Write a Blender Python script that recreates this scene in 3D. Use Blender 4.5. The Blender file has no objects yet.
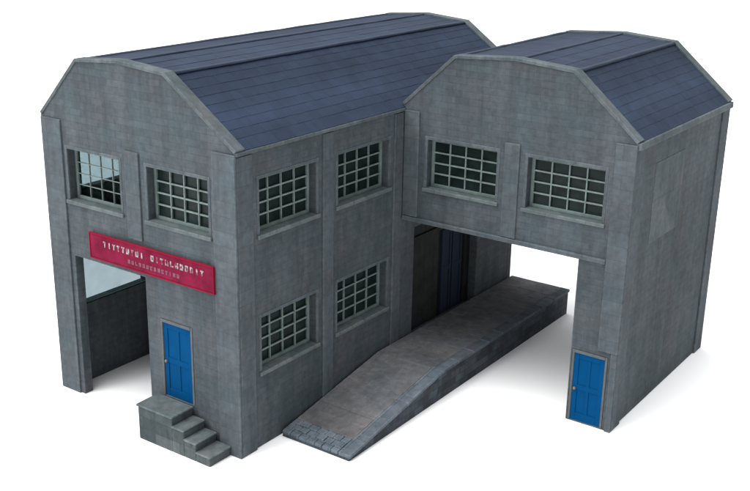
import bpy, bmesh, math, random
from mathutils import Vector, Matrix
random.seed(7)
S = 0.01                     # one modelling unit = 1 cm of the real little model
C = bpy.context.scene.collection

# ---------------------------------------------------------------- measurements
W, D = 10.0, 20.65           # long block
H, T, RP = 11.76, 14.02, 14.2
AL, AR = 2.15, 3.2           # roof slope runs of the factory, left and right
WL, WR = 2.38, 2.62          # and of the gatehouse
YW, X2 = 10.27, 10.16        # cross wing front plane, right side
TH = 0.42                    # wall thickness

# ---------------------------------------------------------------- materials
def newmat(name):
    m = bpy.data.materials.new(name); m.use_nodes = True
    nt = m.node_tree
    for n in list(nt.nodes): nt.nodes.remove(n)
    out = nt.nodes.new('ShaderNodeOutputMaterial')
    b = nt.nodes.new('ShaderNodeBsdfPrincipled')
    nt.links.new(b.outputs[0], out.inputs[0])
    return m, nt, b, out

def N(nt, typ, **kw):
    n = nt.nodes.new(typ)
    for k, v in kw.items():
        if k in n.inputs: n.inputs[k].default_value = v
        else: setattr(n, k, v)
    return n

def ramp(nt, fac, p0, c0, p1, c1):
    r = N(nt, 'ShaderNodeValToRGB')
    r.color_ramp.elements[0].position = p0; r.color_ramp.elements[0].color = c0
    r.color_ramp.elements[1].position = p1; r.color_ramp.elements[1].color = c1
    nt.links.new(fac, r.inputs[0]); return r.outputs[0]

def mix(nt, mode, fac, a, b):
    m = N(nt, 'ShaderNodeMix', data_type='RGBA', blend_type=mode)
    if isinstance(fac, (int, float)): m.inputs[0].default_value = fac
    else: nt.links.new(fac, m.inputs[0])
    for s, v in ((6, a), (7, b)):
        if isinstance(v, tuple): m.inputs[s].default_value = v
        else: nt.links.new(v, m.inputs[s])
    return m.outputs[2]

def g(v): return (v, v, v, 1)

def stone(name, base, bw=0.62, bh=0.27, contrast=0.22, mortar=0.75, blotch=(0.75, 1.2), bump=0.35, tint=(1, 1, 1)):
    """painted cast stonework: coursed blocks, blotchy wash, dry-brushed grain"""
    m, nt, b, out = newmat(name)
    uv = N(nt, 'ShaderNodeUVMap')
    br = N(nt, 'ShaderNodeTexBrick', **{'Scale': 1.0, 'Mortar Size': 0.022, 'Mortar Smooth': 0.6,
            'Brick Width': bw, 'Row Height': bh, 'Bias': 0.0})
    nt.links.new(uv.outputs[0], br.inputs['Vector'])
    br.inputs['Color1'].default_value = tuple(c * (1 + contrast) for c in base) + (1,)
    br.inputs['Color2'].default_value = tuple(c * (1 - contrast) for c in base) + (1,)
    br.inputs['Mortar'].default_value = tuple(c * mortar for c in base) + (1,)
    geo = N(nt, 'ShaderNodeTexCoord')
    n1 = N(nt, 'ShaderNodeTexNoise', **{'Scale': 28.0, 'Detail': 5.0, 'Roughness': 0.62})
    nt.links.new(geo.outputs['Object'], n1.inputs['Vector'])
    c1 = ramp(nt, n1.outputs[0], 0.3, g(blotch[0]), 0.72, g(blotch[1]))
    n2 = N(nt, 'ShaderNodeTexNoise', **{'Scale': 420.0, 'Detail': 4.0, 'Roughness': 0.7})
    nt.links.new(geo.outputs['Object'], n2.inputs['Vector'])
    c2 = ramp(nt, n2.outputs[0], 0.3, g(0.82), 0.75, g(1.22))
    n3 = N(nt, 'ShaderNodeTexNoise', **{'Scale': 60.0, 'Detail': 3.0})
    nt.links.new(geo.outputs['Object'], n3.inputs['Vector'])
    warm = ramp(nt, n3.outputs[0], 0.38, (0.93, 1.0, 1.0, 1), 0.66, (1.06, 1.0, 0.97, 1))
    # vertical rain streaks
    mp = N(nt, 'ShaderNodeMapping'); mp.inputs['Scale'].default_value = (1, 1, 0.07)
    nt.links.new(geo.outputs['Object'], mp.inputs[0])
    n4 = N(nt, 'ShaderNodeTexNoise', **{'Scale': 160.0, 'Detail': 5.0, 'Roughness': 0.65})
    nt.links.new(mp.outputs[0], n4.inputs['Vector'])
    c4 = ramp(nt, n4.outputs[0], 0.35, g(0.80), 0.62, g(1.08))
    col = mix(nt, 'MULTIPLY', 1.0, br.outputs['Color'], c1)
    col = mix(nt, 'MULTIPLY', 1.0, col, c2)
    col = mix(nt, 'MULTIPLY', 1.0, col, warm)
    col = mix(nt, 'MULTIPLY', 1.0, col, c4)
    # dry-brushed, rubbed arrises
    bv = N(nt, 'ShaderNodeBevel', samples=4); bv.inputs['Radius'].default_value = 0.0009
    gm = N(nt, 'ShaderNodeNewGeometry')
    dt = N(nt, 'ShaderNodeVectorMath', operation='DOT_PRODUCT')
    nt.links.new(bv.outputs[0], dt.inputs[0]); nt.links.new(gm.outputs['Normal'], dt.inputs[1])
    em = ramp(nt, dt.outputs['Value'], 0.84, g(1), 0.99, g(0))
    em = mix(nt, 'MULTIPLY', 1.0, em, ramp(nt, n2.outputs[0], 0.35, g(0.15), 0.6, g(1)))
    col = mix(nt, 'MIX', em, col, mix(nt, 'MULTIPLY', 1.0, col, (1.55, 1.55, 1.52, 1)))
    nt.links.new(col, b.inputs['Base Color'])
    b.inputs['Roughness'].default_value = 0.85
    b.inputs['Specular IOR Level'].default_value = 0.12
    bp = N(nt, 'ShaderNodeBump', **{'Strength': bump, 'Distance': 0.0004})
    h = mix(nt, 'MULTIPLY', 1.0, ramp(nt, br.outputs['Fac'], 0.0, g(1), 1.0, g(0.45)), c2)
    nt.links.new(h, bp.inputs['Height'])
    nt.links.new(bp.outputs[0], b.inputs['Normal'])
    return m

def paint(name, base, rough=0.55, var=0.18, scale=90.0, spec=0.3, bump=0.12, island=0.0, streak=None):
    m, nt, b, out = newmat(name)
    geo = N(nt, 'ShaderNodeTexCoord')
    n1 = N(nt, 'ShaderNodeTexNoise', **{'Scale': scale, 'Detail': 6.0, 'Roughness': 0.65})
    nt.links.new(geo.outputs['Object'], n1.inputs['Vector'])
    col = mix(nt, 'MULTIPLY', 1.0, tuple(base) + (1,), ramp(nt, n1.outputs[0], 0.3, g(1 - var), 0.7, g(1 + var)))
    if streak:
        mp = N(nt, 'ShaderNodeMapping'); mp.inputs['Scale'].default_value = streak
        nt.links.new(geo.outputs['Object'], mp.inputs[0])
        n3 = N(nt, 'ShaderNodeTexNoise', **{'Scale': 40.0, 'Detail': 4.0, 'Roughness': 0.6})
        nt.links.new(mp.outputs[0], n3.inputs['Vector'])
        col = mix(nt, 'MULTIPLY', 1.0, col, ramp(nt, n3.outputs[0], 0.3, (0.68, 0.7, 0.72, 1), 0.7, (1.3, 1.27, 1.22, 1)))
    if island:
        gi = N(nt, 'ShaderNodeNewGeometry')
        col = mix(nt, 'MULTIPLY', 1.0, col, ramp(nt, gi.outputs['Random Per Island'], 0.0, g(1 - island), 1.0, g(1 + island)))
    nt.links.new(col, b.inputs['Base Color'])
    b.inputs['Roughness'].default_value = rough
    b.inputs['Specular IOR Level'].default_value = spec
    n2 = N(nt, 'ShaderNodeTexNoise', **{'Scale': 900.0, 'Detail': 3.0})
    nt.links.new(geo.outputs['Object'], n2.inputs['Vector'])
    bp = N(nt, 'ShaderNodeBump', **{'Strength': bump, 'Distance': 0.0003})
    nt.links.new(n2.outputs[0], bp.inputs['Height'])
    nt.links.new(bp.outputs[0], b.inputs['Normal'])
    return m

M = {}
M['stone']   = stone('painted_stonework', (0.057, 0.067, 0.076), contrast=0.075, mortar=0.87, bump=0.2)
M['pilaster']= stone('dressed_stone', (0.064, 0.075, 0.085), bw=1.3, bh=0.55, contrast=0.06, mortar=0.88, bump=0.22)
M['trim']    = stone('pale_stone_trim', (0.078, 0.092, 0.097), bw=1.7, bh=5.0, contrast=0.08, blotch=(0.8, 1.15))
M['coping']  = stone('coping_stone', (0.068, 0.080, 0.088), bw=1.7, bh=5.0, contrast=0.08, mortar=0.85, bump=0.2)
M['render']  = stone('pale_render_patch', (0.061, 0.072, 0.078), bw=9, bh=9, contrast=0.03, blotch=(0.6, 1.3), bump=0.15)
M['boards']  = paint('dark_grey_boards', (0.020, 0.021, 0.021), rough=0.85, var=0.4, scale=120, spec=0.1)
M['slate']   = paint('blue_slate', (0.0140, 0.0235, 0.0450), rough=0.7, var=0.2, scale=60, island=0.07, spec=0.15, streak=(1.0, 0.12, 1.0))
M['lead']    = paint('lead_flashing', (0.020, 0.030, 0.052), rough=0.65, var=0.25, scale=80, spec=0.3, streak=(1.0, 0.12, 1.0))
M['paving']  = stone('platform_paving', (0.089, 0.090, 0.097), bw=9, bh=9, contrast=0.15, blotch=(0.6, 1.35))
M['edging']  = stone('platform_edging', (0.080, 0.094, 0.113), bw=1.6, bh=3.0, contrast=0.3, blotch=(0.7, 1.25))
M['rubble']  = stone('platform_stone_side', (0.045, 0.053, 0.065), bw=0.7, bh=0.31, contrast=0.35, blotch=(0.65, 1.3), bump=0.6)
M['step']    = stone('step_stone', (0.055, 0.066, 0.070), bw=1.3, bh=0.5, contrast=0.2, blotch=(0.7, 1.3))
M['blue']    = paint('blue_door_paint', (0.0002, 0.042, 0.125), rough=0.8, var=0.1, scale=120, spec=0.04)
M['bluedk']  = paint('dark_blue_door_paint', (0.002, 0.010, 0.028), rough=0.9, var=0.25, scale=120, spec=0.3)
M['frame']   = paint('grey_green_window_paint', (0.095, 0.128, 0.118), rough=0.6, var=0.3, scale=200)
M['bar']     = paint('glazing_bar_paint', (0.115, 0.150, 0.138), rough=0.6, var=0.35, scale=300)
M['jamb']    = paint('brown_grey_timber', (0.066, 0.070, 0.074), rough=0.8, var=0.25, scale=200)
M['brass']   = paint('dull_metal', (0.12, 0.10, 0.07), rough=0.4)
M['card']    = paint('dark_grey_card', (0.040, 0.044, 0.042), rough=0.9, var=0.25, scale=50, spec=0.1)
M['red']     = paint('red_signboard', (0.125, 0.007, 0.026), rough=0.8, var=0.35, scale=160, spec=0.05)
M['redkey']  = paint('bright_red_patch', (0.16, 0.006, 0.02), rough=0.8, var=0.1, scale=160, spec=0.05)
M['white']   = paint('white_lettering', (0.25, 0.235, 0.25), rough=0.8, var=0.2, scale=400)
M['pink']    = paint('pink_lettering', (0.14, 0.045, 0.075), rough=0.6, var=0.3, scale=400)
def wear(m):
    nt = m.node_tree; b = [n for n in nt.nodes if n.type == 'BSDF_PRINCIPLED'][0]
    src = b.inputs['Base Color'].links[0].from_socket
    tc = N(nt, 'ShaderNodeTexCoord')
    n = N(nt, 'ShaderNodeTexNoise', **{'Scale': 700.0, 'Detail': 3.0}); nt.links.new(tc.outputs['Object'], n.inputs['Vector'])
    f = ramp(nt, n.outputs[0], 0.42, g(1), 0.60, g(0))
    c = mix(nt, 'MIX', f, src, (0.125, 0.02, 0.04, 1)); nt.links.new(c, b.inputs['Base Color'])
wear(M['white']); wear(M['pink'])
M['paper']   = paint('white_backdrop_paper', (0.90, 0.90, 0.90), rough=0.9, var=0.01, scale=5, spec=0.1, bump=0.02)

def glassmat(name, tr, tint, alpha):
    m, nt, b, out = newmat(name)
    b.inputs['Base Color'].default_value = tint + (1,)
    b.inputs['Roughness'].default_value = 0.18
    b.inputs['Specular IOR Level'].default_value = 0.35
    t = N(nt, 'ShaderNodeBsdfTransparent'); t.inputs[0].default_value = tr + (1,)
    geo = N(nt, 'ShaderNodeTexCoord')
    n = N(nt, 'ShaderNodeTexNoise', **{'Scale': 120.0, 'Detail': 4.0})
    nt.links.new(geo.outputs['Object'], n.inputs['Vector'])
    fac = ramp(nt, n.outputs[0], 0.3, g(alpha - 0.04), 0.7, g(min(1, alpha + 0.04)))
    ms = N(nt, 'ShaderNodeMixShader')
    nt.links.new(fac, ms.inputs[0])
    nt.links.new(b.outputs[0], ms.inputs[1]); nt.links.new(t.outputs[0], ms.inputs[2])
    nt.links.new(ms.outputs[0], out.inputs[0])
    return m
M['glass'] = paint('dark_acetate_pane', (0.006, 0.011, 0.011), rough=0.35, var=0.6, scale=150, spec=0.12, bump=0.05)
M['clear'] = glassmat('clear_acetate', (0.9, 0.96, 0.96), (0.016, 0.026, 0.026), 0.97)
M['film']  = glassmat('pale_blue_acetate', (0.42, 0.47, 0.49), (0.05, 0.07, 0.08), 0.95)

# ---------------------------------------------------------------- mesh helpers
def uvs(me):
    l = me.uv_layers.new(name='UVMap') if not me.uv_layers else me.uv_layers[0]
    for p in me.polygons:
        n = p.normal
        for li in p.loop_indices:
            co = me.vertices[me.loops[li].vertex_index].co / S
            if abs(n.z) > 0.85: uv = (co.y, co.x)
            elif abs(n.x) >= abs(n.y): uv = (co.y, co.z)
            else: uv = (co.x, co.z)
            l.data[li].uv = uv

def link(name, bm, mats, parent=None, org=(0, 0, 0), bev=0.0, smooth=False, recalc=True):
    if recalc: bmesh.ops.recalc_face_normals(bm, faces=bm.faces)
    me = bpy.data.meshes.new(name)
    bmesh.ops.scale(bm, vec=(S, S, S), verts=bm.verts)
    bm.to_mesh(me); bm.free()
    uvs(me)
    for m in (mats if isinstance(mats, (list, tuple)) else [mats]): me.materials.append(m)
    o = bpy.data.objects.new(name, me); C.objects.link(o)
    # object origin in a sensible place
    org = Vector(org) * S
    if org.length: me.transform(Matrix.Translation(-org))
    o.location = org
    if parent is not None:
        o.parent = parent
        o.location = org - world_loc(parent)
    if bev:
        b = o.modifiers.new('bevel', 'BEVEL'); b.width = bev * S; b.segments = 2
        b.limit_method = 'ANGLE'; b.angle_limit = math.radians(40)
    return o

def world_loc(o):
    v = Vector(o.location)
    while o.parent: o = o.parent; v += Vector(o.location)
    return v

def box(bm, x0, x1, y0, y1, z0, z1, jit=0.0, mat=0):
    vs = [bm.verts.new((x + random.uniform(-jit, jit), y + random.uniform(-jit, jit), z + random.uniform(-jit, jit)))
          for x in (x0, x1) for y in (y0, y1) for z in (z0, z1)]
    F = ((0,1,3,2),(4,6,7,5),(0,4,5,1),(2,3,7,6),(0,2,6,4),(1,5,7,3))
    for f in F:
        q = bm.faces.new([vs[i] for i in f]); q.material_index = mat

def boxes(name, lst, mat, parent=None, org=(0, 0, 0), bev=0.02, jit=0.0):
    bm = bmesh.new()
    for b in lst: box(bm, *b, jit=jit)
    return link(name, bm, mat, parent, org, bev)

def wall_sheet(bm, plane, pos, u0, u1, z0, z1, holes, thick, gable=None, split=0.35):
    """wall in plane x=pos or y=pos made of grid cells round the holes, an optional
    mansard gable on top; extruded by thick (signed, along the plane's axis)."""
    us = sorted(set([u0, u1] + [h[0] for h in holes] + [h[1] for h in holes]
               + ([gable[0][0], gable[-1][0]] if gable else [])))
    us = [u for u in us if u0 - 1e-6 <= u <= u1 + 1e-6]
    zs = sorted(set([z0, z1] + [h[2] for h in holes] + [h[3] for h in holes]))
    V = {}
    def P(u, z):
        k = (round(u, 4), round(z, 4))
        if k not in V:
            V[k] = bm.verts.new((pos, u, z) if plane == 'x' else (u, pos, z))
        return V[k]
    faces = []
    for i in range(len(us) - 1):
        for j in range(len(zs) - 1):
            cu, cz = (us[i] + us[i+1]) / 2, (zs[j] + zs[j+1]) / 2
            if any(h[0] < cu < h[1] and h[2] < cz < h[3] for h in holes): continue
            faces.append(bm.faces.new([P(us[i], zs[j]), P(us[i+1], zs[j]), P(us[i+1], zs[j+1]), P(us[i], zs[j+1])]))
    if gable:
        loop = [P(u, z1) for u in us] + [P(u, z) for u, z in reversed(gable[1:-1])]
        faces.append(bm.faces.new(loop))
    r = bmesh.ops.extrude_face_region(bm, geom=faces)
    vs = [e for e in r['geom'] if isinstance(e, bmesh.types.BMVert)]
    off = Vector((thick, 0, 0)) if plane == 'x' else Vector((0, thick, 0))
    bmesh.ops.translate(bm, vec=off, verts=vs)

def thing(name, label, cat, loc, group=None):
    o = bpy.data.objects.new(name, None); C.objects.link(o)
    o.empty_display_size = 0.01
    o.location = Vector(loc) * S
    o['label'] = label; o['category'] = cat
    if group: o['group'] = group
    return o

# ---------------------------------------------------------------- windows and doors
def frm(plane, pos, out, u, w, z):
    """box limits from wall coords: u=(u0,u1) along wall, w=(w0,w1) distance OUT of the wall face, z=(z0,z1)"""
    a, b = pos + out * w[0], pos + out * w[1]
    a, b = min(a, b), max(a, b)
    return (a, b, u[0], u[1], z[0], z[1]) if plane == 'x' else (u[0], u[1], a, b, z[0], z[1])

def window(parent, plane, pos, out, u0, u1, z0, z1, cols=4, rows=4, film=None, rec=0.34):
    org = (pos, (u0+u1)/2, z0) if plane == 'x' else ((u0+u1)/2, pos, z0)
    fw = 0.05 if film == 'film' else 0.13
    B = lambda u, w, z: frm(plane, pos, out, u, w, z)
    d0, d1 = -rec - 0.1, -rec
    f = boxes('window', [B((u0, u0+fw), (d0, d1), (z0, z1)), B((u1-fw, u1), (d0, d1), (z0, z1)),
                         B((u0+fw, u1-fw), (d0, d1), (z0, z0+fw)), B((u0+fw, u1-fw), (d0, d1), (z1-fw, z1))],
              M['frame'], parent, org, 0.015)
    lst = []
    bw = 0.024 if film else 0.05
    for i in range(1, cols):
        c = u0+fw + (u1-u0-2*fw)*i/cols
        lst.append(B((c-bw/2, c+bw/2), (d0+0.02, d1-0.01), (z0+fw, z1-fw)))
    for j in range(1, rows):
        c = z0+fw + (z1-z0-2*fw)*j/rows
        lst.append(B((u0+fw, u1-fw), (d0+0.025, d1-0.02), (c-bw*0.6, c+bw*0.6)))
    boxes('glazing_bars', lst, M['bar'], f, org, 0.0)
    boxes('pane', [B((u0+0.02, u1-0.02), (d0-0.035, d0-0.005), (z0+0.02, z1-0.02))], M[film or 'glass'], f, org, 0.0)
    boxes('sill', [B((u0-0.16, u1+0.16), (-rec, 0.10), (z0-0.15, z0+0.005))], M['trim'], f, org, 0.03)
    boxes('surround', [B((u1+0.003, u1+0.13), (-0.05, 0.022), (z0+0.01, z1+0.14)),
                       B((u0-0.13, u0-0.003), (-0.05, 0.022), (z0+0.01, z1+0.14)),
                       B((u0-0.003, u1+0.003), (-0.05, 0.022), (z1+0.003, z1+0.14))], M['pilaster'], f, org, 0.02)
    return f

def door(parent, plane, pos, out, u0, u1, z0, z1, mat, rec=0.12, label=None, hinge=1, jambmat=None):
    org = (pos, (u0+u1)/2, z0) if plane == 'x' else ((u0+u1)/2, pos, z0)
    B = lambda u, w, z: frm(plane, pos, out, u, w, z)
    lst = [B((u0, u1), (-rec-0.1, -rec), (z0, z1))]
    w = u1-u0; h = z1-z0; s = 0.2
    # rails, stiles and ledges
    lst += [B((u0, u0+s), (-rec, -rec+0.035), (z0, z1)), B((u1-s, u1), (-rec, -rec+0.035), (z0, z1)),
            B((u0+s, u1-s), (-rec, -rec+0.032), (z1-0.24, z1)), B((u0+s, u1-s), (-rec, -rec+0.032), (z0, z0+0.34)),
            B((u0+s, u1-s), (-rec, -rec+0.032), (z0+h*0.46, z0+h*0.46+0.22)),
            B(((u0+u1)/2-0.07, (u0+u1)/2+0.07), (-rec, -rec+0.029), (z0+0.34, z1-0.24))]
    d = boxes('door', lst, mat, parent, org, 0.012)
    if label: d['label'] = label
    boxes('frame', [B((u0-0.10, u0-0.002), (-rec-0.1, 0.02), (z0, z1+0.12)), B((u1+0.002, u1+0.10), (-rec-0.1, 0.02), (z0, z1+0.12)),
                    B((u0-0.002, u1+0.002), (-rec-0.1, 0.04), (z1+0.002, z1+0.12))], jambmat or M['jamb'], d, org, 0.015)
    hu = u0+0.11 if hinge > 0 else u1-0.11
    bm = bmesh.new()
    c = B((hu-0.05, hu+0.05), (-rec+0.034, -rec+0.12), (z0+h*0.46, z0+h*0.46+0.1))
    bmesh.ops.create_uvsphere(bm, u_segments=12, v_segments=8, radius=0.065,
        matrix=Matrix.Translation(((c[0]+c[1])/2, (c[2]+c[3])/2, (c[4]+c[5])/2)))
    link('handle', bm, M['brass'], d, org)
    return d

# ---------------------------------------------------------------- roofs
def slates(bm, axis_y0, axis_y1, e0, e1, rows, wid=0.46, th=0.02):
    """rows of overlapping slates on a plane running along y from edge e0 (x,z, eaves) to e1 (x,z, top)"""
    e0, e1 = Vector((e0[0], 0, e0[1])), Vector((e1[0], 0, e1[1]))
    d = e1 - e0; L = d.length; d.normalize()
    n = Vector((-d.z, 0, d.x))
    if n.z < 0: n = -n
    rh = L / rows
    for r in range(rows):
        a = e0 + d * (r * rh - (0.0 if r else 0.12)); b = e0 + d * min(L, (r * rh + rh * 1.12))
        y = axis_y0 - (wid * 0.5 if r % 2 else 0)
        while y < axis_y1:
            w = wid
            ya, yb = max(y, axis_y0), min(y + w, axis_y1)
            y += w
            if yb - ya < 0.06: continue
            yb -= 0.004
            j = random.uniform(-0.002, 0.002)
            t0, t1 = th + random.uniform(0, 0.004), 0.012
            sh = d * random.uniform(-0.012, 0.012)
            vs = []
            for yy in (ya, yb):
                for (p, t) in ((a, t0), (b, t1)):
                    q = p + sh if p is a else p
                    for k in (0, 1):
                        pt = q + n * (t * k + 0.0 + (j if k else 0))
                        vs.append(bm.verts.new((pt.x, yy, pt.z)))
            for f in ((0,1,3,2),(4,6,7,5),(0,4,5,1),(2,3,7,6),(0,2,6,4),(1,5,7,3)):
                bm.faces.new([vs[i] for i in f])

def roof_body(bm, prof, y0, y1):
    a = [bm.verts.new((x, y0, z)) for x, z in prof]; b = [bm.verts.new((x, y1, z)) for x, z in prof]
    n = len(prof)
    for i in range(n):
        bm.faces.new([a[i], a[(i+1) % n], b[(i+1) % n], b[i]])
    bm.faces.new(a); bm.faces.new(list(reversed(b)))

def coping(bm, pts, y0, y1, out=0.0, th=0.045, under=0.085):
    """verge stones following a polyline (x,z) across wall thickness y0..y1; mitred"""
    n = len(pts); P = [Vector((x, 0, z)) for x, z in pts]
    nor = []
    for i in range(n):
        ds = []
        if i: ds.append((P[i]-P[i-1]).normalized())
        if i < n-1: ds.append((P[i+1]-P[i]).normalized())
        t = sum(ds, Vector()).normalized()
        m = Vector((-t.z, 0, t.x))
        if m.z < 0: m = -m
        k = 1/max(0.5, m.dot(Vector((-ds[0].z, 0, ds[0].x)) if Vector((-ds[0].z, 0, ds[0].x)).z > 0 else -Vector((-ds[0].z, 0, ds[0].x))))
        nor.append(m*k)
    rings = []
    for i in range(n):
        lo, hi = P[i]-nor[i]*under, P[i]+nor[i]*th
        rings.append([bm.verts.new((lo.x, y0, lo.z)), bm.verts.new((lo.x, y1, lo.z)), bm.verts.new((hi.x, y1, hi.z)), bm.verts.new((hi.x, y0, hi.z))])
    for i in range(n-1):
        for k in range(4):
            bm.faces.new([rings[i][k], rings[i][(k+1) % 4], rings[i+1][(k+1) % 4], rings[i+1][k]])
    bm.faces.new(rings[0]); bm.faces.new(list(reversed(rings[-1])))

def roof(parent, x0, x1, y0, y1, org, al, ar, xm):
    """mansard: slopes from eaves (x0/x1,H) to flat with a low ridge. y0..y1 lies between the gable walls"""
    prof = [(x0+0.02, H), (x0+al, T-0.07), (xm, RP-0.07), (x1-ar, T-0.07), (x1-0.02, H)]
    bm = bmesh.new(); roof_body(bm, prof, y0, y1)
    slates(bm, y0, y1, (x1, H), (x1-ar, T-0.06), 9)
    slates(bm, y0, y1, (x0, H), (x0+al, T-0.06), 9)
    slates(bm, y0, y1, (x1-ar, T-0.06), (xm, RP-0.06), 3, th=0.02)
    slates(bm, y0, y1, (x0+al, T-0.06), (xm, RP-0.06), 3, th=0.02)
    r = link('roof', bm, M['slate'], parent, org)
    # lead rolls along the breaks and the ridge
    bm = bmesh.new()
    for (x, z, rad) in ((x0+al, T-0.03, 0.06), (x1-ar, T-0.03, 0.06), (xm, RP-0.03, 0.055)):
        k = 10; rings = []
        ny = 14
        for j in range(ny+1):
            yy = y0 + (y1-y0)*j/ny
            dz = random.uniform(-0.012, 0.012)
            rings.append([bm.verts.new((x+rad*1.5*math.cos(2*math.pi*i/k), yy, z+dz+rad*math.sin(2*math.pi*i/k))) for i in range(k)])
        for j in range(ny):
            for i in range(k): bm.faces.new([rings[j][i], rings[j][(i+1) % k], rings[j+1][(i+1) % k], rings[j+1][i]])
        bm.faces.new(rings[0]); bm.faces.new(list(reversed(rings[-1])))
    link('lead_rolls', bm, M['lead'], r, org)
    return r

# ================================================================ THE LONG BLOCK
factory = thing('factory_building', 'long two-storey grey stone factory with blue mansard roof, red sign and open vehicle bay',
                'building', (-W/2, 0, 0))
Z1, Z2 = 8.45, 10.5           # upper windows
L1, L2 = 3.1, 5.25            # lower windows
side_w = [(1.25, 4.5), (5.85, 9.3)]
front_w = [(-8.72, -5.80), (-4.32, -1.27)]
bay = (-8.45, -4.70, -0.01, 6.12)
FD = (-3.98, -2.30, 1.45, 4.65)
gab = [(-W, H), (-W+AL, T), (-5.6, RP), (-AR, T), (0, H)]

bm = bmesh.new()
wall_sheet(bm, 'y', 0.0, -W, 0, 0, H, [(-8.72, -4.70, 0, 6.12), FD] + [(a, b, Z1, Z2) for a, b in front_w], TH, gab)
wall_sheet(bm, 'y', D, -W, 0, 0, H, [(-7.2, -3.0, 0, 5.2), (-8.72, -5.8, Z1, Z2), (-4.32, -1.27, Z1, Z2)], -TH, gab)
rear_w = [(12.6, 15.6), (16.6, 19.4)]
BD = (11.4, 17.0, 1.0, 6.2)
wall_sheet(bm, 'x', 0.0, TH, D-TH, 0, H, [(a, b, Z1, Z2) for a, b in side_w] + [(a, b, L1, L2) for a, b in side_w] + [BD], -TH)
wall_sheet(bm, 'x', -W, TH, D-TH, 0, H, [(a, b, Z1, Z2) for a, b in side_w + rear_w] + [(0.62, 4.5, 3.5, 5.9)] + [(a, b, L1, L2) for a, b in side_w[1:] + rear_w], TH)
link('wall', bm, M['stone'], factory, (-W/2, 0, 0), 0.03)

# pilasters, string course, plinth
PJ = 0.085
def pil(par, *b):
    boxes('pilaster', [b], M['pilaster'], par, ((b[0]+b[1])/2, (b[2]+b[3])/2, b[4]), 0.035)
def pil_front(x0, x1, z0, z1): pil(factory, x0, x1, -PJ, 0.03, z0, z1)
pil_front(-W-PJ+0.001, -W+1.05, 0, H-0.15)
pil_front(-1.0, PJ-0.001, 0, H-0.15)
pil_front(-5.42, -4.68, 7.55, 10.95)
pil(factory, -0.03, PJ, 0.032, 0.85, 0, H-0.25)
pil(factory, -0.03, PJ, 4.85, 5.5, 0, H-0.25)
pil(factory, -0.03, PJ, 9.62, 10.25, 0, H-0.25)
pil(factory, -W-PJ, -W+0.03, 0.032, 0.85, 0, H-0.25)
boxes('eaves_cornice', [(-0.02, 0.14, 0.0, YW-0.01, H-0.22, H-0.07)], M['coping'], factory, (0, 0, H), 0.04)
boxes('eaves_cornice', [(-W-0.17, -W+0.02, 0.0, D-0.01, H-0.22, H-0.07)], M['coping'], factory, (-W, 0, H), 0.04)
bm = bmesh.new()
cp = [(-W-0.1, H-0.03), (-W+AL, T), (-5.6, RP), (-AR, T), (0.1, H-0.03)]
coping(bm, cp, -0.05, TH+0.03); link('verge_coping', bm, M['coping'], factory, (-W/2, 0, H), 0.02)
bm = bmesh.new(); coping(bm, cp, D-TH-0.03, D+0.05)
link('verge_coping', bm, M['coping'], factory, (-W/2, D, H), 0.02)
roof(factory, -W, 0, TH+0.035, D-TH-0.035, (-W/2, 0, H), AL, AR, -5.6)
# inner floor and bay partition of dark card
bm = bmesh.new()
box(bm, -W+TH+0.004, -TH-0.004, TH+0.004, D-TH-0.004, 6.3, 6.55)
box(bm, -4.62, -4.42, TH+0.004, D-TH-0.004, 0.0, 6.296)
box(bm, -W+TH+0.004, -TH-0.004, TH+0.004, D-TH-0.004, H-0.2, H-0.02)
link('inner_floor', bm, M['card'], factory, (-W/2, 0, 0))
for i, (a, b) in enumerate(front_w): window(factory, 'y', 0.0, -1, a, b, Z1, Z2, film='clear' if i == 0 else None)
for a, b in side_w:
    window(factory, 'x', 0.0, 1, a, b, Z1, Z2)
    window(factory, 'x', 0.0, 1, a, b, L1, L2)
    window(factory, 'x', -W, -1, a, b, Z1, Z2, film='film', cols=1, rows=1)
    window(factory, 'x', -W, -1, (0.62 if a < 2 else a), b, (3.5 if a < 2 else L1), (5.9 if a < 2 else L2), film='film', cols=1, rows=1)
for a, b in rear_w:
    window(factory, 'x', -W, -1, a, b, Z1, Z2); window(factory, 'x', -W, -1, a, b, L1, L2)
for a, b in front_w: window(factory, 'y', D, 1, a, b, Z1, Z2)
door(factory, 'y', 0.0, -1, FD[0]+0.105, FD[1]-0.105, FD[2], FD[3]-0.125, M['blue'], rec=0.07, label='bright blue entrance door above the stone steps')
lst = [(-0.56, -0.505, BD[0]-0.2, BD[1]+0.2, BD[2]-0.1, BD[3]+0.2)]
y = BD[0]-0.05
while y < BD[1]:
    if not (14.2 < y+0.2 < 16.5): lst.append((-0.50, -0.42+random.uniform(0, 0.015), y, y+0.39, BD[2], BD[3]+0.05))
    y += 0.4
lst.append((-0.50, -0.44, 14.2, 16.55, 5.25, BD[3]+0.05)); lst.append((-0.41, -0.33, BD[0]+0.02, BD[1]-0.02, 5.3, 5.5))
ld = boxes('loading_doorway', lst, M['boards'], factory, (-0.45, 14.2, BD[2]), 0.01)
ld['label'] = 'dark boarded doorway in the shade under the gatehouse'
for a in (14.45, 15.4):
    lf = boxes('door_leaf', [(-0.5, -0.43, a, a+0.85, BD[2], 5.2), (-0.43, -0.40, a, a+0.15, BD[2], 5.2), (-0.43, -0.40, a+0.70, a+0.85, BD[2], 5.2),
          (-0.43, -0.402, a+0.15, a+0.70, 4.95, 5.2), (-0.43, -0.402, a+0.15, a+0.70, 3.1, 3.35)], M['bluedk'], ld, (-0.45, a, BD[2]), 0.01)
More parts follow.
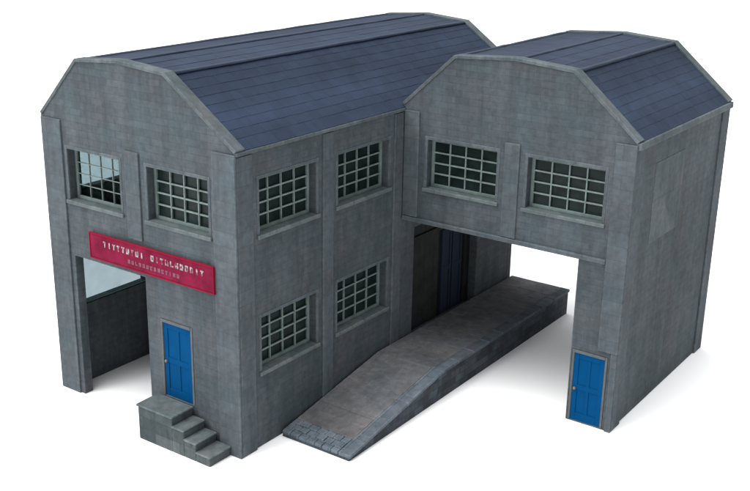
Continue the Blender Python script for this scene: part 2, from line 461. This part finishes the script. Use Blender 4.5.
# entrance steps in front of the blue door: landing with low wall, treads falling to the right
lst = [(-4.15, -2.35, -1.22, -0.09, 0, 1.38), (-2.348, -1.75, -1.215, -0.09, 0, 1.02), (-1.748, -1.15, -1.21, -0.09, 0, 0.68),
       (-1.148, -0.45, -1.205, -0.09, 0, 0.34)]
st = boxes('steps', lst, M['step'], factory, (-2.4, -0.6, 0), 0.045, jit=0.004)
boxes('tread', [(-4.20, -2.31, -1.27, -0.092, 1.382, 1.47), (-2.345, -1.71, -1.26, -0.092, 1.022, 1.10),
                (-1.745, -1.11, -1.255, -0.092, 0.682, 0.76), (-1.145, -0.41, -1.25, -0.092, 0.342, 0.42)],
      M['trim'], st, (-2.4, -0.6, 0), 0.03, jit=0.004)

# ================================================================ THE SIGN
sign = thing('sign', 'long red signboard with small worn white lettering above the vehicle bay', 'sign', (-4.2, 0, 6.4))
SX0, SX1, SZ0, SZ1 = -7.52, -1.0, 6.40, 7.36
boxes('signboard', [(SX0, SX1, -0.17, -0.088, SZ0, SZ1)], M['red'], sign, (-4.2, 0, 6.4), 0.02)
boxes('trim', [(SX0-0.05, SX0, -0.19, -0.088, SZ0-0.05, SZ1+0.05), (SX1, SX1+0.05, -0.19, -0.088, SZ0-0.05, SZ1+0.05),
               (SX0, SX1, -0.19, -0.088, SZ1, SZ1+0.05), (SX0, SX1, -0.19, -0.088, SZ0-0.05, SZ0)], M['redkey'], sign, (-4.2, 0, 6.4), 0.01)
# the photograph only resolves pale ticks: broken upright and level strokes, not readable words
def strokes(spans, z0, z1, name, mat, pitch):
    bm = bmesh.new()
    h = z1 - z0; t = 0.062; k = 0
    for (a, b) in spans:
        x = a
        while x + pitch*0.72 <= b + 1e-6:
            w = pitch*0.66
            kinds = ('L', 'T', 'O', 'H', 'I', 'E', 'U')
            ch = random.choice(kinds)
            Y0, Y1 = -0.186, -0.165
            if ch in 'LOHEU': box(bm, x, x+t, Y0, Y1, z0, z1)
            if ch in 'OHU': box(bm, x+w-t, x+w, Y0, Y1, z0, z1)
            if ch in 'IT': box(bm, x+w/2-t/2, x+w/2+t/2, Y0, Y1, z0, z1)
            if ch in 'OTE': box(bm, x, x+w, Y0-0.001, Y1, z1-t, z1+0.001)
            if ch in 'OLEU': box(bm, x, x+w, Y0-0.001, Y1, z0-0.001, z0+t)
            if ch in 'HE': box(bm, x+t*0.5, x+w-t*0.5, Y0-0.001, Y1, (z0+z1)/2-t/2, (z0+z1)/2+t/2)
            x += pitch
    return link(name, bm, mat, sign, (-4.2, 0, 6.4))
random.seed(21)
strokes([(-6.75, -4.4), (-4.15, -1.4)], 6.94, 7.17, 'lettering', M['white'], 0.255)
strokes([(-5.4, -2.6)], 6.58, 6.74, 'lettering', M['pink'], 0.20)
random.seed(11)

# ================================================================ THE CROSS WING
wing = thing('gatehouse_building', 'grey stone gatehouse with blue mansard roof, bridging the platform to a pier with blue door',
             'building', (X2/2, YW, 0))
PX = 8.28
gx = 0.006
ww = [(1.25, 4.5), (5.87, 9.08)]
ZB = 6.88
WD = (8.36, 9.86, 0.06, 3.12)
gab2 = [(gx, H), (WL, T), (X2/2, RP), (X2-WR, T), (X2, H)]
bm = bmesh.new()
wall_sheet(bm, 'y', YW, gx, X2, 0, H, [(gx, PX, 0, ZB), WD] + [(a, b, Z1, Z2) for a, b in ww], TH, gab2)
wall_sheet(bm, 'y', D, gx, X2, 0, H, [(gx, PX, 0, ZB)] + [(a, b, Z1, Z2) for a, b in ww], -TH, gab2)
wall_sheet(bm, 'x', X2, YW+TH, D-TH, 0, H, [], -TH)
wall_sheet(bm, 'x', PX, YW+TH, D-TH, 0, ZB-0.002, [], TH)
link('wall', bm, M['stone'], wing, (X2/2, YW, 0), 0.03)
bm = bmesh.new()
box(bm, gx+0.1, X2-TH-0.004, YW+TH+0.004, D-TH-0.004, ZB+0.004, ZB+0.25)
box(bm, gx+0.1, X2-TH-0.004, YW+TH+0.004, D-TH-0.004, H-0.2, H-0.02)
link('inner_floor', bm, M['card'], wing, (X2/2, YW, 0))
pil(wing, 0.13, 0.85, YW-PJ, YW+0.03, ZB+0.22, H-0.15)
pil(wing, 9.42, X2+PJ, YW-PJ, YW+0.03, 3.35, H-0.15)
pil(wing, 9.98, X2+PJ, YW-PJ+0.002, YW+0.03, 0, 3.348)
pil(wing, 4.85, 5.52, YW-PJ, YW+0.03, ZB+0.22, 10.95)
pil(wing, X2-0.03, X2+PJ, YW+0.032, YW+0.9, 0, H-0.3)
pil(wing, X2-0.03, X2+PJ, D-0.9, D, 0, H-0.3)
f = boxes('blocked_window', [(X2-0.02, X2+0.015, 12.5, 15.6, Z1-1.2, Z2)], M['render'], wing, (X2, 14, Z1), 0.01)
f['label'] = 'paler rendered patch on the side wall'
bm = bmesh.new()
box(bm, 0.128, 9.41, YW-0.11, YW+0.02, ZB+0.005, ZB+0.2)
link('lintel_beam', bm, M['pilaster'], wing, (X2/2, YW, 0), 0.03)
bm = bmesh.new()
box(bm, X2-0.02, X2+0.2, YW, D-0.01, H-0.34, H-0.07)
link('eaves_cornice', bm, M['coping'], wing, (X2/2, YW, 0), 0.04)
bm = bmesh.new()
cp = [(gx, H+0.1), (WL, T), (X2/2, RP), (X2-WR, T), (X2+0.1, H-0.03)]
coping(bm, cp, YW-0.05, YW+TH+0.03); link('verge_coping', bm, M['coping'], wing, (X2/2, YW, H), 0.02)
bm = bmesh.new(); coping(bm, cp, D-TH-0.03, D+0.05)
link('verge_coping', bm, M['coping'], wing, (X2/2, D, H), 0.02)
roof(wing, gx, X2, YW+TH+0.035, D-TH-0.035, (X2/2, YW, H), WL, WR, X2/2)
for a, b in ww:
    window(wing, 'y', YW, -1, a, b, Z1, Z2)
    window(wing, 'y', D, 1, a, b, Z1, Z2)
door(wing, 'y', YW, -1, WD[0]+0.105, WD[1]-0.105, WD[2], WD[3]-0.125, M['blue'], rec=0.05, label='bright blue door at the foot of the pier')

# ================================================================ THE PLATFORM
plat = thing('loading_platform', 'low grey stone platform with sloping ramp end, running along the factory and under the gatehouse', 'platform', (1.75, 2.2, 0))
PT = 1.3
def top(y):                                   # height of the paved top along the ramp
    if y < 8.6: return 0.24 + (PT-0.24)*(y-2.2)/6.4
    return PT
def strip(bm, x0, x1, y0, y1, up, down, jit=0.0):
    j = lambda: random.uniform(-jit, jit)
    vs = []
    for x in (x0, x1):
        for y in (y0, y1):
            t = top(y)
            lo = 0.0 if down is None else t-down
            vs += [bm.verts.new((x+j(), y+j(), lo)), bm.verts.new((x+j(), y+j(), t+up+j()))]
    for f in ((0,1,3,2),(4,6,7,5),(0,4,5,1),(2,3,7,6),(0,2,6,4),(1,5,7,3)): bm.faces.new([vs[i] for i in f])
bm = bmesh.new()
strip(bm, 0.13, 3.34, 2.24, 8.6, -0.12, None); strip(bm, 0.13, 3.34, 8.6, D-0.05, -0.12, None)
bmesh.ops.remove_doubles(bm, verts=bm.verts, dist=0.001)
link('base', bm, M['rubble'], plat, (1.75, 2.2, 0), 0.0)
bm = bmesh.new()
y = 3.12; r = 0
while y < D-0.1:                              # rows of flags, each its own slab
    y2 = min(y+0.82, D-0.02); 
    if y < 8.6 < y2: y2 = 8.6
    x = 0.13; first = True
    while x < 2.84:
        wdt = random.uniform(0.7, 1.15) * (0.5 if first and r % 2 else 1); first = False
        x2 = x + wdt
        if x2 > 2.5: x2 = 2.855
        strip(bm, x, x2-0.008, y, y2-0.008, random.uniform(-0.004, 0.004), 0.118, 0.002)
        x = x2
    y = y2; r += 1
link('paving', bm, M['paving'], plat, (1.75, 2.2, 0), 0.012)
bm = bmesh.new()
y = 2.2
while y < D-0.05:
    y2 = min(y+1.28, D-0.02)
    strip(bm, 2.87, 3.42, y, y2-0.02, 0.02, 0.117, 0.006)
    y = y2
link('edging', bm, M['edging'], plat, (1.75, 2.2, 0), 0.025)
bm = bmesh.new()                              # setts across the foot of the ramp
for r in range(3):
    y = 2.2 + r*0.305
    x = 0.13 - (0.12 if r % 2 else 0)
    while x < 2.84:
        x2 = min(x+random.uniform(0.34, 0.46), 2.855)
        if x2 - max(x, 0.13) > 0.08: strip(bm, max(x, 0.13), x2-0.025, y, y+0.285, random.uniform(-0.015, 0.03), 0.117, 0.01)
        x = x2
link('setts', bm, M['edging'], plat, (1.75, 2.2, 0), 0.03)

# ================================================================ SETTING
bm = bmesh.new(); 
R = 500
vs = [bm.verts.new(v) for v in ((-R, -R, 0), (R, -R, 0), (R, R, 0), (-R, R, 0))]; bm.faces.new(vs)
gr = link('ground', bm, M['paper'], recalc=False); gr['kind'] = 'structure'

# ---------------------------------------------------------------- light
w = bpy.data.worlds.new('World'); bpy.context.scene.world = w; w.use_nodes = True
bg = w.node_tree.nodes['Background']; bg.inputs[0].default_value = (0.97, 0.99, 1.0, 1); bg.inputs[1].default_value = 0.95

def area(name, loc, tgt, size, power, col=(1, 1, 1)):
    l = bpy.data.lights.new(name, 'AREA'); l.energy = power; l.size = size; l.color = col
    o = bpy.data.objects.new(name, l); C.objects.link(o)
    o.location = loc
    o.rotation_euler = (Vector(tgt)-Vector(loc)).to_track_quat('-Z', 'Y').to_euler()
    return o
ctr = (0.0, 0.08, 0.06)
area('softbox', (-0.8, -1.9, 1.0), ctr, 0.9, 26)
area('overhead_softbox', (-0.5, -0.5, 2.6), (0.0, 0.2, 0), 2.6, 150)

# ---------------------------------------------------------------- camera
cam = bpy.data.cameras.new('Camera'); co = bpy.data.objects.new('Camera', cam); C.objects.link(co)
r_ = Vector((0.81421147, 0.58030289, 0.01755694)); u_ = Vector((-0.19969704, 0.25153902, 0.94702123)); f_ = Vector((-0.5451429, 0.77458162, -0.32069072))
m = Matrix((r_, u_, -f_)).transposed().to_4x4()
m.translation = Vector((24.29717507, -26.10301752, 20.44002585))*S
co.matrix_world = m
cam.sensor_width = 36; cam.lens = 36*1071.478/750
cam.clip_start = 0.01; cam.clip_end = 100
bpy.context.scene.camera = co
sc = bpy.context.scene
sc.view_settings.view_transform = 'Standard'; sc.view_settings.look = 'None'
sc.view_settings.exposure = 0; sc.view_settings.gamma = 1
sc.cycles.transparent_max_bounces = 16
